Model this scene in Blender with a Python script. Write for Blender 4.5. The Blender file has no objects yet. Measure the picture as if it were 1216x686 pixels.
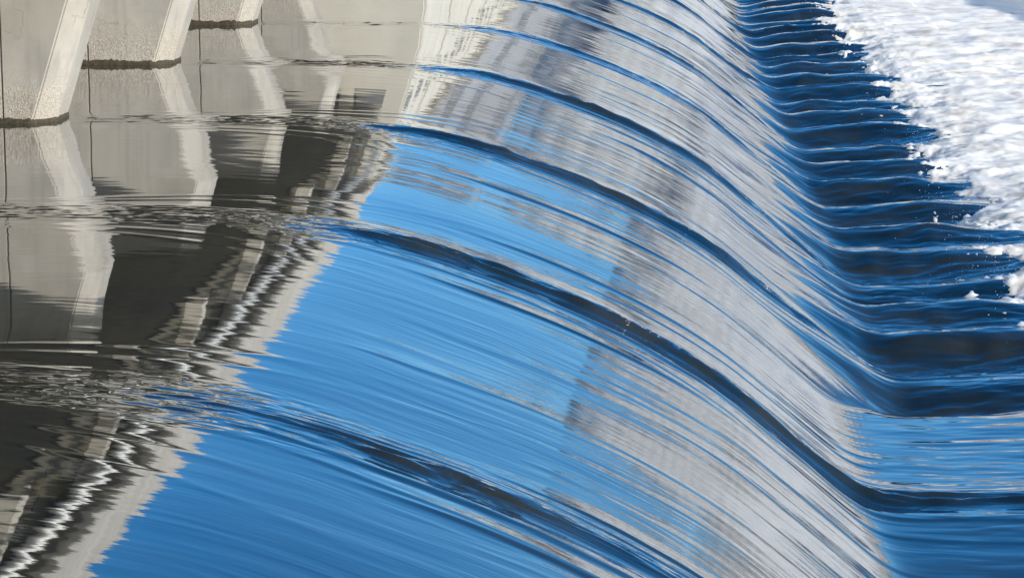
import bpy, bmesh, math, random
import numpy as np
from mathutils import Vector

S = bpy.context.scene
COL = S.collection
R = math.radians
random.seed(7)

# ------------------------------------------------------------------ camera
CAM_H = 5.0
cam = bpy.data.cameras.new("camera")
cam.sensor_width = 36.0
cam.lens = 3000.0 / 1216.0 * 36.0
cam.clip_start = 0.5
cam.clip_end = 6000.0
cam_ob = bpy.data.objects.new("camera", cam)
COL.objects.link(cam_ob)
cam_ob.location = (0, 0, CAM_H)
cam_ob.rotation_euler = (R(90 - 10.758), 0, R(3.785))
S.camera = cam_ob

# ------------------------------------------------------------------ light
SUN_EL, SUN_AZ = 20.0, 122.0            # azimuth clockwise from +Y (looking along the weir)
w = bpy.data.worlds.new("World")
S.world = w
w.use_nodes = True
nt = w.node_tree
nt.nodes.clear()
sky = nt.nodes.new("ShaderNodeTexSky")
sky.sky_type = 'NISHITA'
sky.sun_disc = False
sky.sun_elevation = R(SUN_EL)
sky.sun_rotation = R(SUN_AZ)
sky.altitude = 400
sky.air_density = 1.0
sky.dust_density = 0.4
sky.ozone_density = 3.0
bg = nt.nodes.new("ShaderNodeBackground")
bg.inputs["Strength"].default_value = 0.15
wo = nt.nodes.new("ShaderNodeOutputWorld")
hs = nt.nodes.new("ShaderNodeHueSaturation")
hs.inputs["Saturation"].default_value = 1.34
hs.inputs["Value"].default_value = 0.92
nt.links.new(sky.outputs[0], hs.inputs["Color"])
nt.links.new(hs.outputs[0], bg.inputs[0])
nt.links.new(bg.outputs[0], wo.inputs[0])

sl = bpy.data.lights.new("sun", 'SUN')
sl.energy = 4.3
sl.angle = R(0.5)
sl.color = (1.0, 0.925, 0.81)
so = bpy.data.objects.new("sun", sl)
COL.objects.link(so)
sd = Vector((math.sin(R(SUN_AZ)) * math.cos(R(SUN_EL)), math.cos(R(SUN_AZ)) * math.cos(R(SUN_EL)), math.sin(R(SUN_EL))))
so.rotation_euler = sd.to_track_quat('Z', 'Y').to_euler()
so.location = sd * 100

S.view_settings.view_transform = 'Standard'
S.view_settings.look = 'None'
S.view_settings.exposure = 0.6
S.view_settings.gamma = 1.0
S.cycles.max_bounces = 8
S.cycles.volume_bounces = 4


# ------------------------------------------------------------------ helpers
def tag(o, label=None, cat=None, group=None, kind=None):
    if label: o["label"] = label
    if cat: o["category"] = cat
    if group: o["group"] = group
    if kind: o["kind"] = kind
    return o


def link(name, me, mat=None, parent=None):
    o = bpy.data.objects.new(name, me)
    COL.objects.link(o)
    if mat: me.materials.append(mat)
    if parent: o.parent = parent
    return o


def empty(name, loc):
    o = bpy.data.objects.new(name, None)
    COL.objects.link(o)
    o.location = loc
    return o


def bm_mesh(name, bm, smooth=False):
    me = bpy.data.meshes.new(name)
    bm.normal_update()
    bm.to_mesh(me)
    bm.free()
    if smooth:
        me.polygons.foreach_set("use_smooth", [True] * len(me.polygons))
    return me


def box(bm, x0, x1, y0, y1, z0, z1):
    v = [bm.verts.new(p) for p in ((x0, y0, z0), (x1, y0, z0), (x1, y1, z0), (x0, y1, z0),
                                   (x0, y0, z1), (x1, y0, z1), (x1, y1, z1), (x0, y1, z1))]
    for q in ((0, 3, 2, 1), (4, 5, 6, 7), (0, 1, 5, 4), (1, 2, 6, 5), (2, 3, 7, 6), (3, 0, 4, 7)):
        bm.faces.new([v[i] for i in q])


def box_mesh(name, *a):
    bm = bmesh.new()
    box(bm, *a)
    return bm_mesh(name, bm)


def tube(bm, p0, p1, r, n=10):
    p0, p1 = Vector(p0), Vector(p1)
    d = (p1 - p0).normalized()
    a = d.orthogonal().normalized()
    b = d.cross(a)
    rings = []
    for p in (p0, p1):
        rings.append([bm.verts.new(p + (a * math.cos(t) + b * math.sin(t)) * r)
                      for t in [2 * math.pi * i / n for i in range(n)]])
    for i in range(n):
        j = (i + 1) % n
        bm.faces.new((rings[0][i], rings[0][j], rings[1][j], rings[1][i]))
    bm.faces.new(rings[0][::-1])
    bm.faces.new(rings[1])


def grid_mesh(name, X, Y, Z, smooth=True):
    ny, nx = X.shape
    me = bpy.data.meshes.new(name)
    me.vertices.add(nx * ny)
    co = np.stack([X, Y, Z], -1).astype(np.float32).reshape(-1)
    me.vertices.foreach_set("co", co)
    idx = np.arange(nx * ny).reshape(ny, nx)
    q = np.stack([idx[:-1, :-1], idx[:-1, 1:], idx[1:, 1:], idx[1:, :-1]], -1).reshape(-1, 4)
    n = len(q)
    me.loops.add(4 * n)
    me.loops.foreach_set("vertex_index", q.reshape(-1).astype(np.int32))
    me.polygons.add(n)
    me.polygons.foreach_set("loop_start", np.arange(0, 4 * n, 4, dtype=np.int32))
    me.polygons.foreach_set("use_smooth", np.full(n, smooth))
    me.update(calc_edges=True)
    return me


_tab = np.random.default_rng(5).random((256, 256)).astype(np.float32) * 2 - 1


def vn(x, y, seed=0):
    """smooth value noise in -1..1"""
    x = x + seed * 17.37
    y = y + seed * 9.73
    xi = np.floor(x).astype(np.int64)
    yi = np.floor(y).astype(np.int64)
    fx = x - xi
    fy = y - yi
    fx = fx * fx * fx * (fx * (fx * 6 - 15) + 10)
    fy = fy * fy * fy * (fy * (fy * 6 - 15) + 10)
    a = _tab[xi & 255, yi & 255]
    b = _tab[(xi + 1) & 255, yi & 255]
    c = _tab[xi & 255, (yi + 1) & 255]
    d = _tab[(xi + 1) & 255, (yi + 1) & 255]
    return (a * (1 - fx) + b * fx) * (1 - fy) + (c * (1 - fx) + d * fx) * fy


def fbm(x, y, oct=4, seed=0, gain=0.5, lac=2.03):
    s = 0
    a = 1.0
    for o in range(oct):
        s = s + a * vn(x, y, seed + o * 3)
        x = x * lac
        y = y * lac
        a *= gain
    return s


def sm(x, a, b):
    t = np.clip((x - a) / (b - a), 0, 1)
    return t * t * (3 - 2 * t)


# ------------------------------------------------------------------ materials
def mat(name):
    m = bpy.data.materials.new(name)
    m.use_nodes = True
    t = m.node_tree
    t.nodes.clear()
    out = t.nodes.new("ShaderNodeOutputMaterial")
    return m, t, out


def N(t, typ, **kw):
    n = t.nodes.new(typ)
    for k, v in kw.items():
        if k.startswith("i_"):
            n.inputs[k[2:].replace("_", " ")].default_value = v
        else:
            setattr(n, k, v)
    return n


def noise(t, vec, scale, detail=4, rough=0.55):
    n = N(t, "ShaderNodeTexNoise")
    n.inputs["Scale"].default_value = scale
    n.inputs["Detail"].default_value = detail
    n.inputs["Roughness"].default_value = rough
    if vec is not None: t.links.new(vec, n.inputs["Vector"])
    return n.outputs["Fac"]


def scaled(t, vec, s):
    n = N(t, "ShaderNodeMapping")
    n.inputs["Scale"].default_value = s
    t.links.new(vec, n.inputs["Vector"])
    return n.outputs[0]


def ramp(t, fac, stops):
    n = N(t, "ShaderNodeValToRGB")
    e = n.color_ramp.elements
    while len(e) > 1: e.remove(e[-1])
    e[0].position, c = stops[0]
    e[0].color = (*c, 1) if len(c) == 3 else c
    for p, c in stops[1:]:
        k = e.new(p)
        k.color = (*c, 1)
    t.links.new(fac, n.inputs[0])
    return n.outputs[0]


def math_(t, op, a, b=None, clamp=False):
    n = N(t, "ShaderNodeMath", operation=op, use_clamp=clamp)
    for i, v in enumerate((a, b)):
        if v is None: continue
        if isinstance(v, (int, float)): n.inputs[i].default_value = v
        else: t.links.new(v, n.inputs[i])
    return n.outputs[0]


def mixc(t, fac, a, b, mode='MIX'):
    n = N(t, "ShaderNodeMix", data_type='RGBA', blend_type=mode)
    for sock, v in ((n.inputs[0], fac), (n.inputs[6], a), (n.inputs[7], b)):
        if isinstance(v, (int, float)): sock.default_value = v
        elif isinstance(v, tuple): sock.default_value = (*v, 1)
        else: t.links.new(v, sock)
    return n.outputs[2]


def water_material():
    m, t, out = mat("river water")
    geo = N(t, "ShaderNodeNewGeometry")
    pos = geo.outputs["Position"]
    # fine flow-aligned ripples
    b1 = noise(t, scaled(t, pos, (0.55, 5.0, 0.5)), 1.6, 5, 0.6)
    b2 = noise(t, scaled(t, pos, (1.2, 9.0, 1.0)), 2.6, 3, 0.5)
    bsum = math_(t, 'ADD', b1, math_(t, 'MULTIPLY', b2, 0.4))
    bump = N(t, "ShaderNodeBump")
    bump.inputs["Strength"].default_value = 0.5
    bump.inputs["Distance"].default_value = 0.0035
    sep = N(t, "ShaderNodeSeparateXYZ")
    t.links.new(pos, sep.inputs[0])
    mr = N(t, "ShaderNodeMapRange", interpolation_type='SMOOTHSTEP')
    t.links.new(sep.outputs[0], mr.inputs[0])
    for i_, v_ in enumerate((-6.0, 0.0, 0.10, 1.0)): mr.inputs[1 + i_].default_value = v_
    bsum = math_(t, 'MULTIPLY', bsum, mr.outputs[0])
    t.links.new(bsum, bump.inputs["Height"])
    body = N(t, "ShaderNodeBsdfDiffuse")
    silt = noise(t, scaled(t, pos, (0.4, 1.5, 1)), 1.1, 3)
    t.links.new(ramp(t, silt, [(0.35, (0.004, 0.010, 0.014)), (0.7, (0.020, 0.021, 0.014))]), body.inputs["Color"])
    t.links.new(bump.outputs[0], body.inputs["Normal"])
    gl = N(t, "ShaderNodeBsdfGlossy")
    gl.inputs["Roughness"].default_value = 0.028
    gl.inputs["Color"].default_value = (0.97, 0.985, 1.0, 1)
    t.links.new(bump.outputs[0], gl.inputs["Normal"])
    lw = N(t, "ShaderNodeLayerWeight")
    lw.inputs["Blend"].default_value = 0.5
    t.links.new(bump.outputs[0], lw.inputs["Normal"])
    f = math_(t, 'POWER', lw.outputs["Facing"], 1.9)
    f = math_(t, 'ADD', math_(t, 'MULTIPLY', f, 0.97), 0.02, True)
    mx = N(t, "ShaderNodeMixShader")
    t.links.new(f, mx.inputs[0])
    t.links.new(body.outputs[0], mx.inputs[1])
    t.links.new(gl.outputs[0], mx.inputs[2])
    t.links.new(mx.outputs[0], out.inputs[0])
    return m


def foam_material():
    m, t, out = mat("churned white water")
    geo = N(t, "ShaderNodeNewGeometry")
    pos = geo.outputs["Position"]
    p = N(t, "ShaderNodeBsdfPrincipled")
    n1 = noise(t, scaled(t, pos, (0.8, 1.4, 1)), 0.9, 6, 0.6)
    c = ramp(t, n1, [(0.26, (0.54, 0.475, 0.36)), (0.46, (0.84, 0.775, 0.665)), (0.6, (0.92, 0.86, 0.755))])  # beige of thin foam, with shading between lumps painted in
    t.links.new(c, p.inputs["Base Color"])
    p.inputs["Roughness"].default_value = 0.8
    p.inputs["Subsurface Weight"].default_value = 0.85
    p.inputs["Subsurface Radius"].default_value = (0.45, 0.40, 0.34)
    p.inputs["Subsurface Scale"].default_value = 1.0
    bump = N(t, "ShaderNodeBump")
    bump.inputs["Strength"].default_value = 0.4
    bump.inputs["Distance"].default_value = 0.03
    t.links.new(noise(t, scaled(t, pos, (1, 1.6, 1)), 4.5, 5, 0.6), bump.inputs["Height"])
    t.links.new(bump.outputs[0], p.inputs["Normal"])
    t.links.new(p.outputs[0], out.inputs[0])
    return m


def concrete_material(name, base=(0.305, 0.293, 0.266), waterline=True):
    m, t, out = mat(name)
    geo = N(t, "ShaderNodeNewGeometry")
    pos = geo.outputs["Position"]
    sep = N(t, "ShaderNodeSeparateXYZ")
    t.links.new(pos, sep.inputs[0])
    z = sep.outputs[2]
    big = noise(t, scaled(t, pos, (1, 1, 0.7)), 1.3, 5, 0.6)
    c = ramp(t, big, [(0.3, tuple(b * 0.80 for b in base)), (0.5, base), (0.72, tuple(min(1, b * 1.18) for b in base))])
    # vertical weather streaks
    st = noise(t, scaled(t, pos, (7, 7, 0.35)), 1.0, 4, 0.6)
    c = mixc(t, math_(t, 'MULTIPLY', ramp(t, st, [(0.52, (0, 0, 0)), (0.75, (1, 1, 1))]), 0.45), c,
             tuple(b * 0.62 for b in base))
    bl = noise(t, pos, 2.2, 6, 0.65)
    c = mixc(t, math_(t, 'MULTIPLY', ramp(t, bl, [(0.58, (0, 0, 0)), (0.66, (1, 1, 1))]), 0.3), c,
             tuple(min(1, b * 1.25) for b in base))
    h = math_(t, 'MULTIPLY', big, 1.0)
    if waterline:
        wob = noise(t, pos, 3.0, 4, 0.6)
        zz = math_(t, 'ADD', z, math_(t, 'MULTIPLY', math_(t, 'SUBTRACT', wob, 0.5), 0.5))
        agg = noise(t, pos, 38, 2, 0.5)
        aggc = ramp(t, agg, [(0.34, (0.20, 0.17, 0.135)), (0.48, (0.31, 0.28, 0.24)), (0.66, (0.46, 0.43, 0.38))])
        stain = ramp(t, zz, [(0.12, (1, 1, 1)), (0.5, (0.85, 0.85, 0.85)), (0.62, (0.45, 0.40, 0.34)), (1.0, (0, 0, 0))])
        c = mixc(t, math_(t, 'MULTIPLY', stain, 0.62), c, aggc)
        h = math_(t, 'ADD', h, math_(t, 'MULTIPLY', math_(t, 'MULTIPLY', agg, stain), 2.0))
    warm = noise(t, scaled(t, pos, (0.5, 0.5, 0.9)), 0.8, 4, 0.6)
    c = mixc(t, math_(t, 'MULTIPLY', ramp(t, warm, [(0.42, (0, 0, 0)), (0.62, (1, 1, 1))]), 0.35), c, (0.31, 0.28, 0.235))
    crk = N(t, "ShaderNodeTexVoronoi", feature='DISTANCE_TO_EDGE')
    crk.inputs["Scale"].default_value = 0.75
    wv = N(t, "ShaderNodeVectorMath", operation='ADD')
    nz = N(t, "ShaderNodeTexNoise")
    nz.inputs["Scale"].default_value = 2.5
    nz.inputs["Detail"].default_value = 4
    t.links.new(pos, nz.inputs["Vector"])
    t.links.new(pos, wv.inputs[0])
    t.links.new(nz.outputs["Color"], wv.inputs[1])
    t.links.new(wv.outputs[0], crk.inputs["Vector"])
    cm = ramp(t, crk.outputs["Distance"], [(0.0, (1, 1, 1)), (0.012, (0, 0, 0))])
    cm = math_(t, 'MULTIPLY', cm, ramp(t, warm, [(0.48, (0, 0, 0)), (0.6, (0.55, 0.55, 0.55))]))
    c = mixc(t, cm, c, (0.14, 0.12, 0.09))
    # fine pits
    pit = noise(t, pos, 14, 3, 0.6)
    c = mixc(t, math_(t, 'MULTIPLY', ramp(t, pit, [(0.68, (0, 0, 0)), (0.72, (1, 1, 1))]), 0.5), c, (0.2, 0.18, 0.15))
    p = N(t, "ShaderNodeBsdfPrincipled")
    t.links.new(c, p.inputs["Base Color"])
    p.inputs["Roughness"].default_value = 0.85
    bump = N(t, "ShaderNodeBump")
    bump.inputs["Strength"].default_value = 0.4
    bump.inputs["Distance"].default_value = 0.02
    t.links.new(h, bump.inputs["Height"])
    t.links.new(bump.outputs[0], p.inputs["Normal"])
    t.links.new(p.outputs[0], out.inputs[0])
    return m


def plain(name, col, rough=0.7, var=0.25, scale=3.0, metal=0.0):
    m, t, out = mat(name)
    geo = N(t, "ShaderNodeNewGeometry")
    n1 = noise(t, geo.outputs["Position"], scale, 5, 0.6)
    c = ramp(t, n1, [(0.3, tuple(x * (1 - var) for x in col)), (0.7, tuple(min(1, x * (1 + var)) for x in col))])
    p = N(t, "ShaderNodeBsdfPrincipled")
    t.links.new(c, p.inputs["Base Color"])
    p.inputs["Roughness"].default_value = rough
    p.inputs["Metallic"].default_value = metal
    t.links.new(p.outputs[0], out.inputs[0])
    return m


M_WATER = water_material()
M_FOAM = foam_material()
M_CONC = concrete_material("pier concrete")
M_CONC2 = concrete_material("bridge concrete", (0.37, 0.35, 0.305), False)
M_SOFFIT = plain("shade-toned slab concrete", (0.19, 0.17, 0.125), 0.75, 0.35, 2.0)  # shade of the deck underside put into the base colour
M_CLAD = plain("dark cladding", (0.065, 0.057, 0.038), 0.8, 0.15, 0.8)  # colour darkened to stand in for panels out of the sun
M_ALGAE = plain("waterline algae", (0.04, 0.033, 0.02), 0.9, 0.6, 22.0)
M_PIPE = plain("white painted pipe", (0.78, 0.77, 0.73), 0.5, 0.08)
M_RAIL = plain("galvanised railing", (0.42, 0.43, 0.44), 0.45, 0.15, 3.0, 0.3)
M_CREAM = plain("cream render", (0.44, 0.42, 0.365), 0.85, 0.1, 0.8)
M_STONE = plain("quay stone", (0.56, 0.575, 0.60), 0.9, 0.35, 1.2)
M_GROUND = plain("bank earth", (0.22, 0.23, 0.245), 0.95, 0.3, 0.2)
M_BED = plain("river bed", (0.06, 0.06, 0.05), 0.95, 0.3, 0.2)

# ------------------------------------------------------------------ water surface
PIER0, PIER_D, PIER_T = 30.4, 9.53, 1.5
PIERS = [PIER0 + PIER_D * k for k in range(-1, 11)]
YEND = 138.0
XF0 = 7.3

KX = np.array([-60, -7.5, -6.5, -5.6, -4.8, -4, -3.2, -2.4, -1.6, -0.8, 0, 0.6, 1.2, 1.8, 2.4, 3.0, 3.6, 4.2, 6.0, 80])
KZ = np.array([0, 0, 0.0, -0.03, -0.09, -0.20, -0.40, -0.66, -0.95, -1.29, -1.70, -2.08, -2.55, -3.05, -3.57, -4.10, -4.62, -5.15, -6.7, -60])


def pchip(x, y):
    h = np.diff(x)
    dl = np.diff(y) / h
    d = np.zeros_like(y)
    w1 = 2 * h[1:] + h[:-1]
    w2 = h[1:] + 2 * h[:-1]
    ok = dl[:-1] * dl[1:] > 0
    with np.errstate(divide='ignore', invalid='ignore'):
        d[1:-1] = np.where(ok, (w1 + w2) / (w1 / dl[:-1] + w2 / dl[1:]), 0)
    d[-1] = dl[-1]

    def f(q):
        i = np.clip(np.searchsorted(x, q) - 1, 0, len(x) - 2)
        t = (q - x[i]) / h[i]
        return (y[i] * (1 + 2 * t) * (1 - t) ** 2 + d[i] * h[i] * t * (1 - t) ** 2
                + y[i + 1] * t * t * (3 - 2 * t) + d[i + 1] * h[i] * t * t * (t - 1))
    return f


_prof = pchip(KX, KZ)


def toe_level(X, Y):
    z = -3.50 - 0.28 * (1 - sm(Y, 26.5, 31.5)) + (-0.92) * sm(Y + 0.25 * vn(X / 0.9, X * 0 + 2, 33), 35.2, 38.9) + 0.75 * sm(Y, 50, 115)
    z = z + 0.03 * np.clip(X - 3.6, 0, 6) + 0.085 * np.clip(X - 4.6, 0, 2.6) ** 1.5
    return z


def smax(a, b, k):
    return k * np.logaddexp(a / k, b / k)


def ridge(u, front, back):
    """asymmetric crest: steep on the near side (u<0), gentle behind"""
    return np.where(u < 0, np.exp(-(u / front) ** 2), np.exp(-np.abs(u / back) ** 1.3))


def water_height(X, Y):
    rng = np.random.default_rng(3)
    ramp_z = _prof(X)
    slope_zone = sm(X, -5.5, 0.5)
    toe_zone = sm(X, 1.6, 4.2)
    z = smax(ramp_z, toe_level(X, Y), 0.13)
    # broad undulation, long along the flow
    z = z + 0.03 * vn(X / 5, Y / 2.6, 1) * (0.3 + slope_zone)
    # wakes of the piers
    for k, yp in enumerate(PIERS + [PIERS[0] - PIER_D]):
        yc = yp + PIER_T / 2 + 0.10 * vn(X / 3.1, X * 0 + k * 3.3, 4) - 0.02 * (X + 9)
        u = Y - yc
        sel = np.abs(u) < 4.5
        if not sel.any(): continue
        x, uu, y = X[sel], u[sel], Y[sel]
        grow = sm(x, {0: -4.6, 1: -5.4}.get(k, -6.0), {0: -2.0, 1: -2.3}.get(k, -2.6))
        fade = 1 - (0.75 if k == 0 else 0.35) * sm(x, 2.0, 4.0)
        jit = 0.035 * vn(x / 0.35, y / 0.5 + k * 7, 9) + 0.09 * vn(x / 1.5, y * 0 + k * 11, 12)
        wide = {0: 0.22, 1: 0.36}.get(k, (0.22, 0.34, 0.27, 0.30, 0.18)[k % 5])
        amp = wide * (0.25 + 0.06 * vn(x / 1.7, x * 0 + k * 5, 2)) * grow * fade
        rd = ridge(uu + jit, 0.17 * wide ** 0.5, 0.5)
        dz = amp * rd * (1 + 0.55 * fbm(x / 1.1, uu / 0.07 + k * 5, 3, 150 + k, 0.6) * np.exp(-(uu / 0.35) ** 2))
        glint = np.clip(vn(x / 0.8 + k * 3, y / 1.5, 160) - 0.15, 0, 1) * np.exp(-((uu + 0.08) / 0.16) ** 2)
        dz += 0.03 * glint * grow * vn(x / 0.16, y / 0.05, 161)
        # second fold just in front, and hollow ahead of the crest
        dz += 0.022 * grow * fade * ridge(uu + 0.5 + 0.5 * jit + 0.04 * (x + 2), 0.09, 0.3)
        dz += 0.012 * grow * fade * ridge(uu + 0.95 + 0.5 * jit + 0.09 * (x + 2), 0.07, 0.25)
        dz -= 0.012 * grow * np.exp(-((uu + 0.3) / 0.2) ** 2)
        # turbulent band straight behind the pier
        band = np.exp(-((uu) / (0.62 + 0.03 * (x + 9))) ** 4) * sm(x, -10.0, -9.5) * (1 - 0.75 * sm(x, -5.0, -2.0))
        dz += band * (0.009 * fbm(x / 0.30, y / 0.09, 4, 20 + k, 0.6) + 0.008)
        # diverging waves from the pier end
        for sgn, g0 in ((-1, 0.16), (1, 0.16), (-1, 0.30), (1, 0.26)):
            v = uu - sgn * (0.7 + g0 * np.clip(x + 9.6, 0, 20))
            dz += 0.005 * np.exp(-(v / 0.08) ** 2) * sm(x, -9.6, -8.8) * (1 - sm(x, -5.0, -1.5)) * (0.6 + 0.4 * vn(x / 0.9, y / 3, 31))
        z[sel] += dz
    # ribs riding down the face
    nrib = 120
    ys = 13 + (YEND - 13) * (np.arange(nrib) + rng.random(nrib)) / nrib
    for i in range(nrib):
        yc0, x0 = ys[i], rng.uniform(-4.0, 1.0)
        a = 0.004 + 0.028 * rng.random() ** 2
        wf, wb = rng.uniform(0.03, 0.07), rng.uniform(0.08, 0.28)
        dr = rng.uniform(-0.05, 0.03)
        L = rng.uniform(2.5, 7)
        yc = yc0 + dr * (X - x0) + 0.05 * vn(X / 1.3, X * 0 + i, 40)
        u = Y - yc
        sel = (np.abs(u) < 1.3) & (X > x0 - 0.2)
        if not sel.any(): continue
        x = X[sel]
        z[sel] += a * ridge(u[sel], wf, wb) * sm(x, x0, x0 + 1.6) * (1 - sm(x, x0 + L, x0 + L + 1.8)) * (1 - sm(x, 2.0, 3.2) * (1 - sm(Y[sel], 35, 37)))
    # standing ridges in the trough at the foot
    feet = [39.3, 42.5, 44.9, 47.5, 51.2, 53.8, 57.1, 60.4, 63.0, 66.7, 70.2]
    while feet[-1] < YEND: feet.append(feet[-1] + rng.uniform(2.6, 3.8))
    for j, yc0 in enumerate(feet):
        a = rng.uniform(0.50, 0.64)
        yc = yc0 - 0.06 * (X - 4.5) + 0.05 * vn(X / 1.4, X * 0 + j, 44)
        u = Y - yc
        sel = (np.abs(u) < 3.4) & (X > 0.6)
        if not sel.any(): continue
        x, uu, y = X[sel], u[sel], Y[sel]
        g = sm(x, 1.0, 4.2) * (1 - 0.8 * sm(x, 5.2, 7.6)) * (0.92 + 0.14 * vn(x / 1.3, x * 0 + j * 2.7, 46))
        jit = 0.06 * vn(x / 0.35, y / 0.9, 51)
        z[sel] += a * g * np.where(uu + jit < 0, np.exp(-((uu + jit) / 0.72) ** 2), np.exp(-((uu + jit) / 1.7) ** 2))
        z[sel] += 0.024 * sm(x, 1.8, 4.0) * fbm(x / 0.8, y / 0.16, 4, 60, 0.55) * np.exp(-((uu + 0.6) / 0.8) ** 2)
    # streaks drawn out along the flow
    sA = 0.0005 + 0.0038 * slope_zone + (0.0015 + 0.006 * sm(Y, 36, 40)) * toe_zone
    Yw = Y + 0.14 * vn(X / 1.7, Y / 1.3, 71) + 0.05 * vn(X / 0.6, Y / 0.5, 72)
    patch = 0.35 + 0.9 * np.clip(0.5 + 0.8 * vn(X / 2.2, Y / 0.9, 73), 0, 1)
    z = z + sA * fbm(X / 3.2 + 0.3 * Y, Y / 0.55, 3, 70)
    z = z + (0.0002 + 0.0021 * slope_zone * patch) * fbm(X / 1.6, Yw / 0.16, 3, 80, 0.55)
    # mirror ripples on the quiet reach
    z = z + 0.0007 * (1 - slope_zone) * (0.25 + 1.2 * np.clip(0.5 + vn(X / 3.0, Y / 1.7, 93), 0, 1)) * fbm(X / 1.1, (Y + 0.35 * vn(X / 1.5, Y / 1.1, 94)) / 0.34, 3, 90)
    # near hump at the foot, rougher rounded water
    near = sm(X, 2.2, 3.6) * (1 - sm(Y, 35, 38))
    z = z + near * (0.010 * fbm(X / 1.4, Y / 0.45, 3, 95))
    return z


ys = np.exp(np.arange(math.log(11.0), math.log(YEND), 0.00085))
xs = np.concatenate([np.linspace(-26, -10.5, 36)[:-1], np.linspace(-10.5, -6, 70)[:-1], np.linspace(-6, 9.5, 235)])
Xg, Yg = np.meshgrid(xs, ys)
Zg = water_height(Xg, Yg)
water = link("water", grid_mesh("water", Xg, Yg, Zg), M_WATER)
tag(water, "smooth blue river water sliding over the weir crest in one glassy curved sheet", None, None, "structure")
print("water verts", Xg.size)

# ------------------------------------------------------------------ white water below the jump
def foam_edge(Y):
    return 6.75 - 0.016 * (Y - 50) + 2.6 * (1 - sm(Y, 34, 45)) - 0.55 * (1 - sm(Y, 46, 68))


fy = np.exp(np.arange(math.log(34.0), math.log(190.0), 0.0014))
fx = np.concatenate([np.linspace(4.2, 8.6, 115)[:-1], np.linspace(8.6, 15, 80)[:-1], np.linspace(15, 34, 60)[:-1], np.linspace(34, 130, 22)])
FX, FY = np.meshgrid(fx, fy)
WZ = water_height(np.minimum(FX, 9.4), FY)
edge = foam_edge(FY) + 0.45 * fbm(FX * 0 + 3, FY / 1.6, 3, 100)
over = FX - edge
smooth_far = 1 - 0.75 * sm(FY + 2.0 * FX, 95, 150)
lump = fbm(FX / 1.2 + 0.1 * FY, FY / 0.85, 4, 110, 0.5)
fine = fbm(FX / 0.30, FY / 0.24, 3, 140, 0.65)
big = fbm(FX / 4.5, FY / 2.6, 2, 120)
thick = -0.14 + 0.34 * sm(over, -1.3, 2.4) + 0.088 * lump * (0.4 + 0.6 * sm(over, -0.6, 1.0)) + (0.082 - 0.066 * sm(over, -0.4, 1.3)) * fine
thick += 0.16 * big * sm(over, 0.5, 5)
thick = np.where(over > 1.5, np.maximum(thick, 0.04), thick)
thick -= 0.4 * (1 - sm(over, -2.8, -1.0))
water_z = WZ + (np.maximum(-4.0, toe_level(FX * 0 + 8.5, FY)) - WZ) * sm(over, 0.5, 3.0)
FZ = water_z + np.where(thick > 0, thick * smooth_far + 0 * thick, thick)
FZ = np.where((over > 0.6) & (FX < 9.8), np.maximum(FZ, WZ + 0.03), FZ)
foam = link("white_water", grid_mesh("white_water", FX, FY, FZ), M_FOAM)
tag(foam, "white churning foam boiling below the foot of the weir", None, None, "stuff")

# flecks and droplets thrown off the foam edge
rng = np.random.default_rng(11)
bm = bmesh.new()
for i in range(2200):
    y = 36 + 90 * rng.random() ** 1.5
    x = float(foam_edge(np.array(y))) - abs(rng.normal(0, 0.7)) + 0.3
    z = float(toe_level(np.array([x]), np.array([y]))[0]) + rng.uniform(0.1, 0.7)
    r = 0.003 + 0.008 * rng.random() ** 4
    mtx = Vector((x, y, z))
    vs = [bm.verts.new(mtx + Vector(p) * r) for p in ((1.6, 0, 0), (-1.6, 0, 0), (0, 1, 0), (0, -1, 0), (0, 0, 1), (0, 0, -1))]
    for a, b, c in ((0, 2, 4), (2, 1, 4), (1, 3, 4), (3, 0, 4), (2, 0, 5), (1, 2, 5), (3, 1, 5), (0, 3, 5)):
        bm.faces.new((vs[a], vs[b], vs[c]))
# aerated flecks that also stand in for sun glints, on the steep faces of the main wakes and trough ridges
px, py, sz = [], [], []
for yc, x0, x1, n in ((PIERS[1] + 0.64, -1.2, 1.7, 5), (PIERS[2] + 0.64, -0.5, 2.0, 4), (PIERS[3] + 0.62, -0.5, 2, 2)):
    for c in range(n):
        cx, cy = rng.uniform(x0, x1), yc + rng.normal(0, 0.03)
        for q in range(int(rng.integers(10, 40))):
            px.append(cx + rng.normal(0, 0.07)); py.append(cy + rng.normal(0, 0.025)); sz.append(rng.uniform(0.0015, 0.004))
px, py = np.array(px), np.array(py)
pz = water_height(px, py) + 0.004
for x, y, z, r in zip(px, py, pz, sz):
    c = Vector((float(x), float(y), float(z)))
    vs = [bm.verts.new(c + Vector(p) * r) for p in ((4.5, 0, -2.0), (-4.5, 0, 2.0), (0, 1, 0), (0, -1, 0), (0, 0, 1), (0, 0, -1))]
    for a, b, d in ((0, 2, 4), (2, 1, 4), (1, 3, 4), (3, 0, 4), (2, 0, 5), (1, 2, 5), (3, 1, 5), (0, 3, 5)):
        bm.faces.new((vs[a], vs[b], vs[d]))
drops = link("spray_droplets", bm_mesh("spray_droplets", bm), M_FOAM)
tag(drops, "flecks of white spray thrown up along the foam edge, plus flecks for glints on the wakes", None, None, "stuff")

# ------------------------------------------------------------------ bed, far reaches and banks
bed = link("riverbed", box_mesh("riverbed", -900, 1500, -600, 3000, -9.0, -7.5), M_BED)
tag(bed, None, None, None, "structure")
bm = bmesh.new()
box(bm, -900, -26.01, -300, 150, -7.4, -0.02)
up = link("upstream_river", bm_mesh("upstream_river", bm), M_WATER)
tag(up, None, None, None, "structure")
bm = bmesh.new()
box(bm, 30, 1500, -300, 150, -7.4, -4.3)
dn = link("downstream_river", bm_mesh("downstream_river", bm), M_WATER)
tag(dn, None, None, None, "structure")


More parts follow.
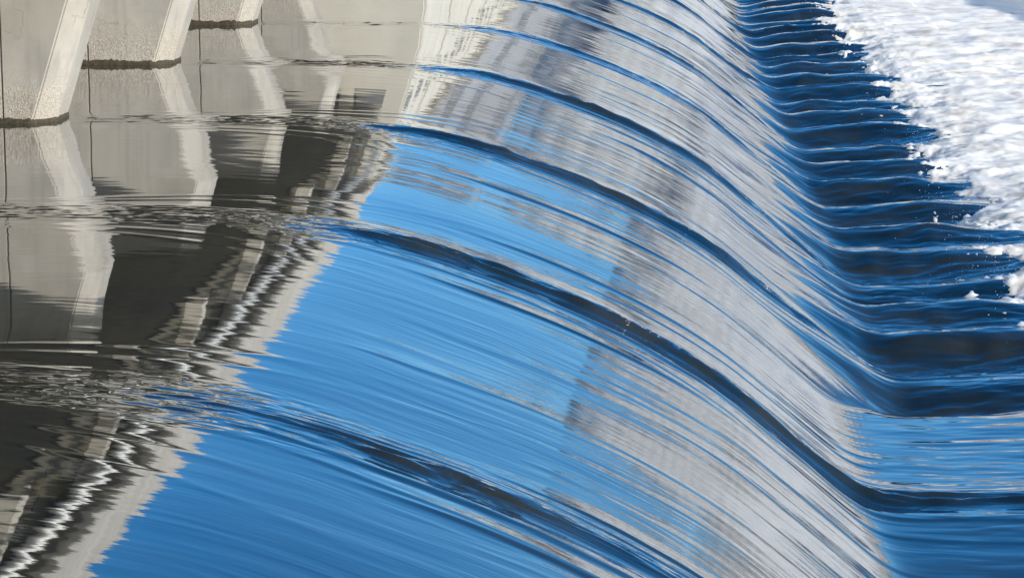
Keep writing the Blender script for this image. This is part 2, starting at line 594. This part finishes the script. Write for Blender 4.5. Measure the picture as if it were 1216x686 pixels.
# ------------------------------------------------------------------ piers
def pier_section(bm, prof, y0, y1, ch):
    """extrude a side profile between y0 and y1 (x,z list, ccw) with chamfered nose at points flagged"""
    n = len(prof)
    rows = []
    for y, inset in ((y0, True), (y0 + ch, False), (y1 - ch, False), (y1, True)):
        rows.append([bm.verts.new((x - (ch * 0.85 if (inset and fl) else 0), y, z)) for x, z, fl in prof])
    for a, b in zip(rows[:-1], rows[1:]):
        for i in range(n):
            j = (i + 1) % n
            bm.faces.new((a[i], a[j], b[j], b[i]))
    bm.faces.new(rows[0][::-1])
    bm.faces.new(rows[-1])


def bevel_all(bm, w):
    bmesh.ops.recalc_face_normals(bm, faces=bm.faces)
    e = [x for x in bm.edges if len(x.link_faces) == 2 and x.calc_face_angle(0) > 0.3]
    bmesh.ops.bevel(bm, geom=e, offset=w, segments=2, affect='EDGES', clamp_overlap=True)


PIER_TOP = 4.0
labels = {0: None}


def make_pier(k, yp, label, joint):
    root = empty("weir_pier", (-10.1, yp, 0))
    tag(root, label, "pier", "concrete piers standing in the weir pond")
    o = Vector((-10.1, yp, 0))
    xj = joint
    bm = bmesh.new()
    pier_section(bm, [(xj + 0.006, -3, False), (0, -3, True), (0, 0.0, True), (0.82, 2.55, True), (0.82, PIER_TOP, True), (xj + 0.006, PIER_TOP, False)], 0, PIER_T, 0.36)
    bevel_all(bm, 0.025)
    link("pier_nose", bm_mesh("pier_nose", bm), M_CONC, root)
    bm = bmesh.new()
    box(bm, -11, xj, 0.004, PIER_T - 0.004, -3, PIER_TOP)
    bevel_all(bm, 0.012)
    link("pier_body", bm_mesh("pier_body", bm), M_CONC, root)
    # rough growth along the waterline
    bm = bmesh.new()
    rr = random.Random(k * 13 + 5)
    path = [(-4.2 + 0.06 * i, -0.012) for i in range(int((4.2 - 0.33) / 0.06) + 1)]
    path += [(-0.306 + 0.306 * i / 6, -0.012 + 0.36 * i / 6) for i in range(1, 7)]
    path += [(0.012, 0.36 + 0.78 * i / 6) for i in range(1, 7)]
    prev = None
    for i, (x, y) in enumerate(path):
        h = 0.10 + 0.012 * math.sin(i * 0.35 + k) + rr.uniform(-0.02, 0.02)
        d = rr.uniform(0.012, 0.035)
        nx = 0 if y < 0 else (0.7 if y < 0.36 else 1)
        ny = -1 if y < 0 else (-0.7 if y < 0.36 else 0)
        col = [bm.verts.new((x + nx * d * s, y + ny * d * s, zz)) for s, zz in ((1, -0.3), (1, 0.02), (0.8, h * 0.6), (0.0, h))]
        if prev:
            for a in range(3):
                bm.faces.new((prev[a], col[a], col[a + 1], prev[a + 1]))
        prev = col
    link("waterline_growth", bm_mesh("waterline_growth", bm, True), M_ALGAE, root)
    return root


PL = {0: "pier nearest the camera beyond the left edge, its wake crossing the lower left",
      1: "pier hidden past the left edge whose wake leads to the big dark ridge",
      2: "largest pier in view, stained pale concrete with slanted nose at the left edge",
      3: "second pier from the left, pale concrete with thin vertical crack and mossy waterline",
      4: "third pier from the left, smaller pale concrete block cut by the top edge",
      5: "fourth pier, only its dark waterline foot showing at the very top edge"}
for k, yp in enumerate(PIERS[:6]):
    lab = PL[k]
    make_pier(k, yp, lab, {2: -0.78, 3: -1.62, 4: -1.2}.get(k, -1.3))

# ------------------------------------------------------------------ bridge over the piers
BY0, BY1 = PIERS[0] - PIER_D, 71.9
bridge = empty("weir_bridge", (-9.0, BY0, 3.5))
tag(bridge, "dark clad gallery bridge on the piers, mirrored upside down in the still water", "bridge")


def bl(x0, x1, y0, y1, z0, z1):
    return (x0 + 9.0, x1 + 9.0, y0 - BY0, y1 - BY0, z0 - 3.5, z1 - 3.5)


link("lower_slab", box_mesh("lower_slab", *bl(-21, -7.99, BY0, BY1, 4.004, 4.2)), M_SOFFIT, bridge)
link("deck_slab", box_mesh("deck_slab", *bl(-21, -6.91, BY0, BY1, 6.25, 7.3)), M_CONC2, bridge)
bay = PIER_D / 3
clad = box_mesh("cladding_panel", *bl(-8.10, -7.95, BY0, BY0 + bay - 0.05, 4.0, 6.24))
clad.materials.append(M_CLAD)
fas = box_mesh("fascia_panel", *bl(-6.906, -6.62, BY0, BY0 + bay * 1.5 - 0.03, 5.55, 7.95))
fas.materials.append(M_CONC2)
brk = bmesh.new()
tube(brk, (0.9, 0, 1.35), (2.05, 0, 1.35), 0.05, 8)
brk = bm_mesh("pipe_bracket", brk)
brk.materials.append(M_RAIL)


def repeat(name, me, start, step):
    y = start
    while y < BY1 - BY0 - step:
        o = bpy.data.objects.new(name, me)
        COL.objects.link(o)
        o.parent = bridge
        o.location = (0, y, 0)
        y += step


post = box_mesh("post", *bl(-8.02, -7.58, BY0 - 0.3, BY0 + 0.25, 4.005, 6.245))
post.materials.append(M_CONC2)
repeat("cladding_panel", clad, 0, bay)
repeat("post", post, 0.3, bay * 2)
repeat("fascia_panel", fas, 0, bay * 1.5)
repeat("pipe_bracket", brk, 1.2, bay)
bm = bmesh.new()
tube(bm, (1.9, 0.2, 1.35), (1.9, BY1 - BY0 - 0.2, 1.35), 0.17, 14)
link("service_pipe", bm_mesh("service_pipe", bm, True), M_PIPE, bridge)

# ------------------------------------------------------------------ far bank seen in the reflections
quay = link("quay_wall", box_mesh("quay_wall", -220, 420, 150, 152, -7.4, 2.2), M_STONE)
tag(quay, "grey stone quay wall on the far bank, mirrored on the falling water", "wall")
gy = np.linspace(152.01, 900, 60)
gx = np.linspace(-500, 900, 120)
GX, GY = np.meshgrid(gx, gy)
GZ = 2.0 + 21 * sm(GY, 166, 206) * (0.9 + 0.2 * vn(GX / 120, GY / 200, 130)) + 0.3 * vn(GX / 9, GY / 9, 131)
hill = link("far_bank_hill", grid_mesh("far_bank_hill", GX, GY, GZ), M_GROUND)
tag(hill, None, None, None, "structure")

M_GLASS = plain("window glass", (0.13, 0.13, 0.135), 0.55, 0.3, 0.5)
PX0, PX1, PY0, PY1, PH = -21.0, -7.3, 72.0, 142.0, 6.3
ph = empty("power_house", (PX1, PY0, 0))
tag(ph, "cream power house beyond the last pier, mirrored in the water at the top", "power house")
link("wall", box_mesh("wall", PX0 - PX1, 0, 0, PY1 - PY0, -3, PH), M_CREAM, ph)
link("roof", box_mesh("roof", PX0 - PX1 - .2, .35, -.35, PY1 - PY0 + .2, PH + .003, PH + .32), M_CONC2, ph)
wa = box_mesh("window", -0.5, 0.5, -0.05, 0.08, 0, 0.55)
wa.materials.append(M_GLASS)
wb = box_mesh("window", -0.08, 0.05, -0.6, 0.6, 0, 0.5)
wb.materials.append(M_GLASS)
for i in range(8):
    for z in (3.3, 4.8):
        o = bpy.data.objects.new("window", wa)
        COL.objects.link(o)
        o.parent = ph
        o.location = (-1.15 - 1.5 * i, 0, z)
for i in range(22):
    o = bpy.data.objects.new("window", wb)
    COL.objects.link(o)
    o.parent = ph
    o.location = (0, 2.0 + 3.1 * i, 3.6)
pil = box_mesh("pilaster", -0.02, 0.05, -0.2, 0.2, -3, PH)
pil.materials.append(M_CONC2)
for i in range(8):
    o = bpy.data.objects.new("pilaster", pil)
    COL.objects.link(o)
    o.parent = ph
    o.location = (0, 0.45 + 9.3 * i, 0)

WALLS = [plain("facade grey", (0.46, 0.465, 0.475), 0.85, 0.12, 0.6), plain("facade cream", (0.48, 0.48, 0.47), 0.85, 0.12, 0.6),
         plain("facade stone", (0.37, 0.375, 0.385), 0.85, 0.15, 0.6)]
M_ROOF = plain("slate roof", (0.14, 0.13, 0.13), 0.8, 0.25, 0.8)
win = box_mesh("window", -0.6, 0.6, -0.06, 0.1, 0, 1.7)
win.materials.append(M_GLASS)


def house(x, y, wd, dp, storeys, m, rh, label):
    root = empty("riverside_house", (x, y, 2.0))
    tag(root, label, "house", "houses along the far quay")
    H = storeys * 3.1 + 0.6
    link("wall", box_mesh("wall", 0, wd, 0, dp, 0, H), m, root)
    bm = bmesh.new()
    e = 0.4
    a = [bm.verts.new(p) for p in ((-e, -e, H + .003), (wd + e, -e, H + .003), (wd + e, dp + e, H + .003), (-e, dp + e, H + .003), (1.5, dp / 2, H + rh), (wd - 1.5, dp / 2, H + rh))]
    for f in ((0, 3, 2, 1), (0, 1, 5, 4), (2, 3, 4, 5), (1, 2, 5), (3, 0, 4)):
        bm.faces.new([a[i] for i in f])
    link("roof", bm_mesh("roof", bm), M_ROOF, root)
    nw = max(2, int(wd / 3.2))
    for s in range(storeys):
        for i in range(nw):
            o = bpy.data.objects.new("window", win)
            COL.objects.link(o)
            o.parent = root
            o.location = ((i + 0.5) * wd / nw, 0, 0.9 + s * 3.1)


HOUSES = [(-34, 14, 4, 0, "grey four storey house at the left end of the far quay"),
          (-18, 17, 5, 2, "tall stone house beside the end of the bridge"),
          (1, 13, 4, 1, "cream house between two taller grey ones on the quay"),
          (16, 20, 5, 0, "broad grey house mirrored mid slope on the falling water"),
          (38, 16, 4, 2, "darker stone house right of the broad grey house"),
          (56, 18, 5, 1, "cream five storey house toward the right of the quay"),
          (76, 22, 4, 0, "long grey house at the right end of the far quay")]
for x, wd, st, mi, lab in HOUSES:
    house(x, 160 + 2 * (mi - 1), wd, 12, st, WALLS[mi], 3.5, lab)

# ------------------------------------------------------------------ spray mist drifting over the white water
mm, t, out = mat("spray mist")
pv = N(t, "ShaderNodeVolumePrincipled")
pv.inputs["Color"].default_value = (1.0, 0.972, 0.92, 1)
pv.inputs["Density"].default_value = 0.22
pv.inputs["Anisotropy"].default_value = 0.0
t.links.new(pv.outputs[0], out.inputs["Volume"])
bm = bmesh.new()
secs = [(64, 0.2), (80, 1.9), (98, 3.2), (120, 4.2), (147, 4.6)]
prof = [(0.0, 0.0), (2.0, 0.2), (4.5, 0.55), (8.0, 0.88), (13.0, 1.05), (30.0, 1.1), (75.0, 0.5), (85.0, 0.0)]
rings = []
for y, hh in secs:
    x0 = 14.5 - 8.5 * (y - 64) / 83
    rings.append([bm.verts.new((x0 + px, y, -4.6 + hh * ph_ * 1.3)) for px, ph_ in prof] + [bm.verts.new((x0 + 85, y, -5.5)), bm.verts.new((x0, y, -5.5))])
for a, b in zip(rings[:-1], rings[1:]):
    n = len(a)
    for i in range(n):
        j = (i + 1) % n
        bm.faces.new((a[i], a[j], b[j], b[i]))
bm.faces.new(rings[0][::-1])
bm.faces.new(rings[-1])
bmesh.ops.recalc_face_normals(bm, faces=bm.faces)
mist = link("mist", bm_mesh("mist", bm), mm)
tag(mist, "pale spray mist hanging over the far white water", None, None, "stuff")
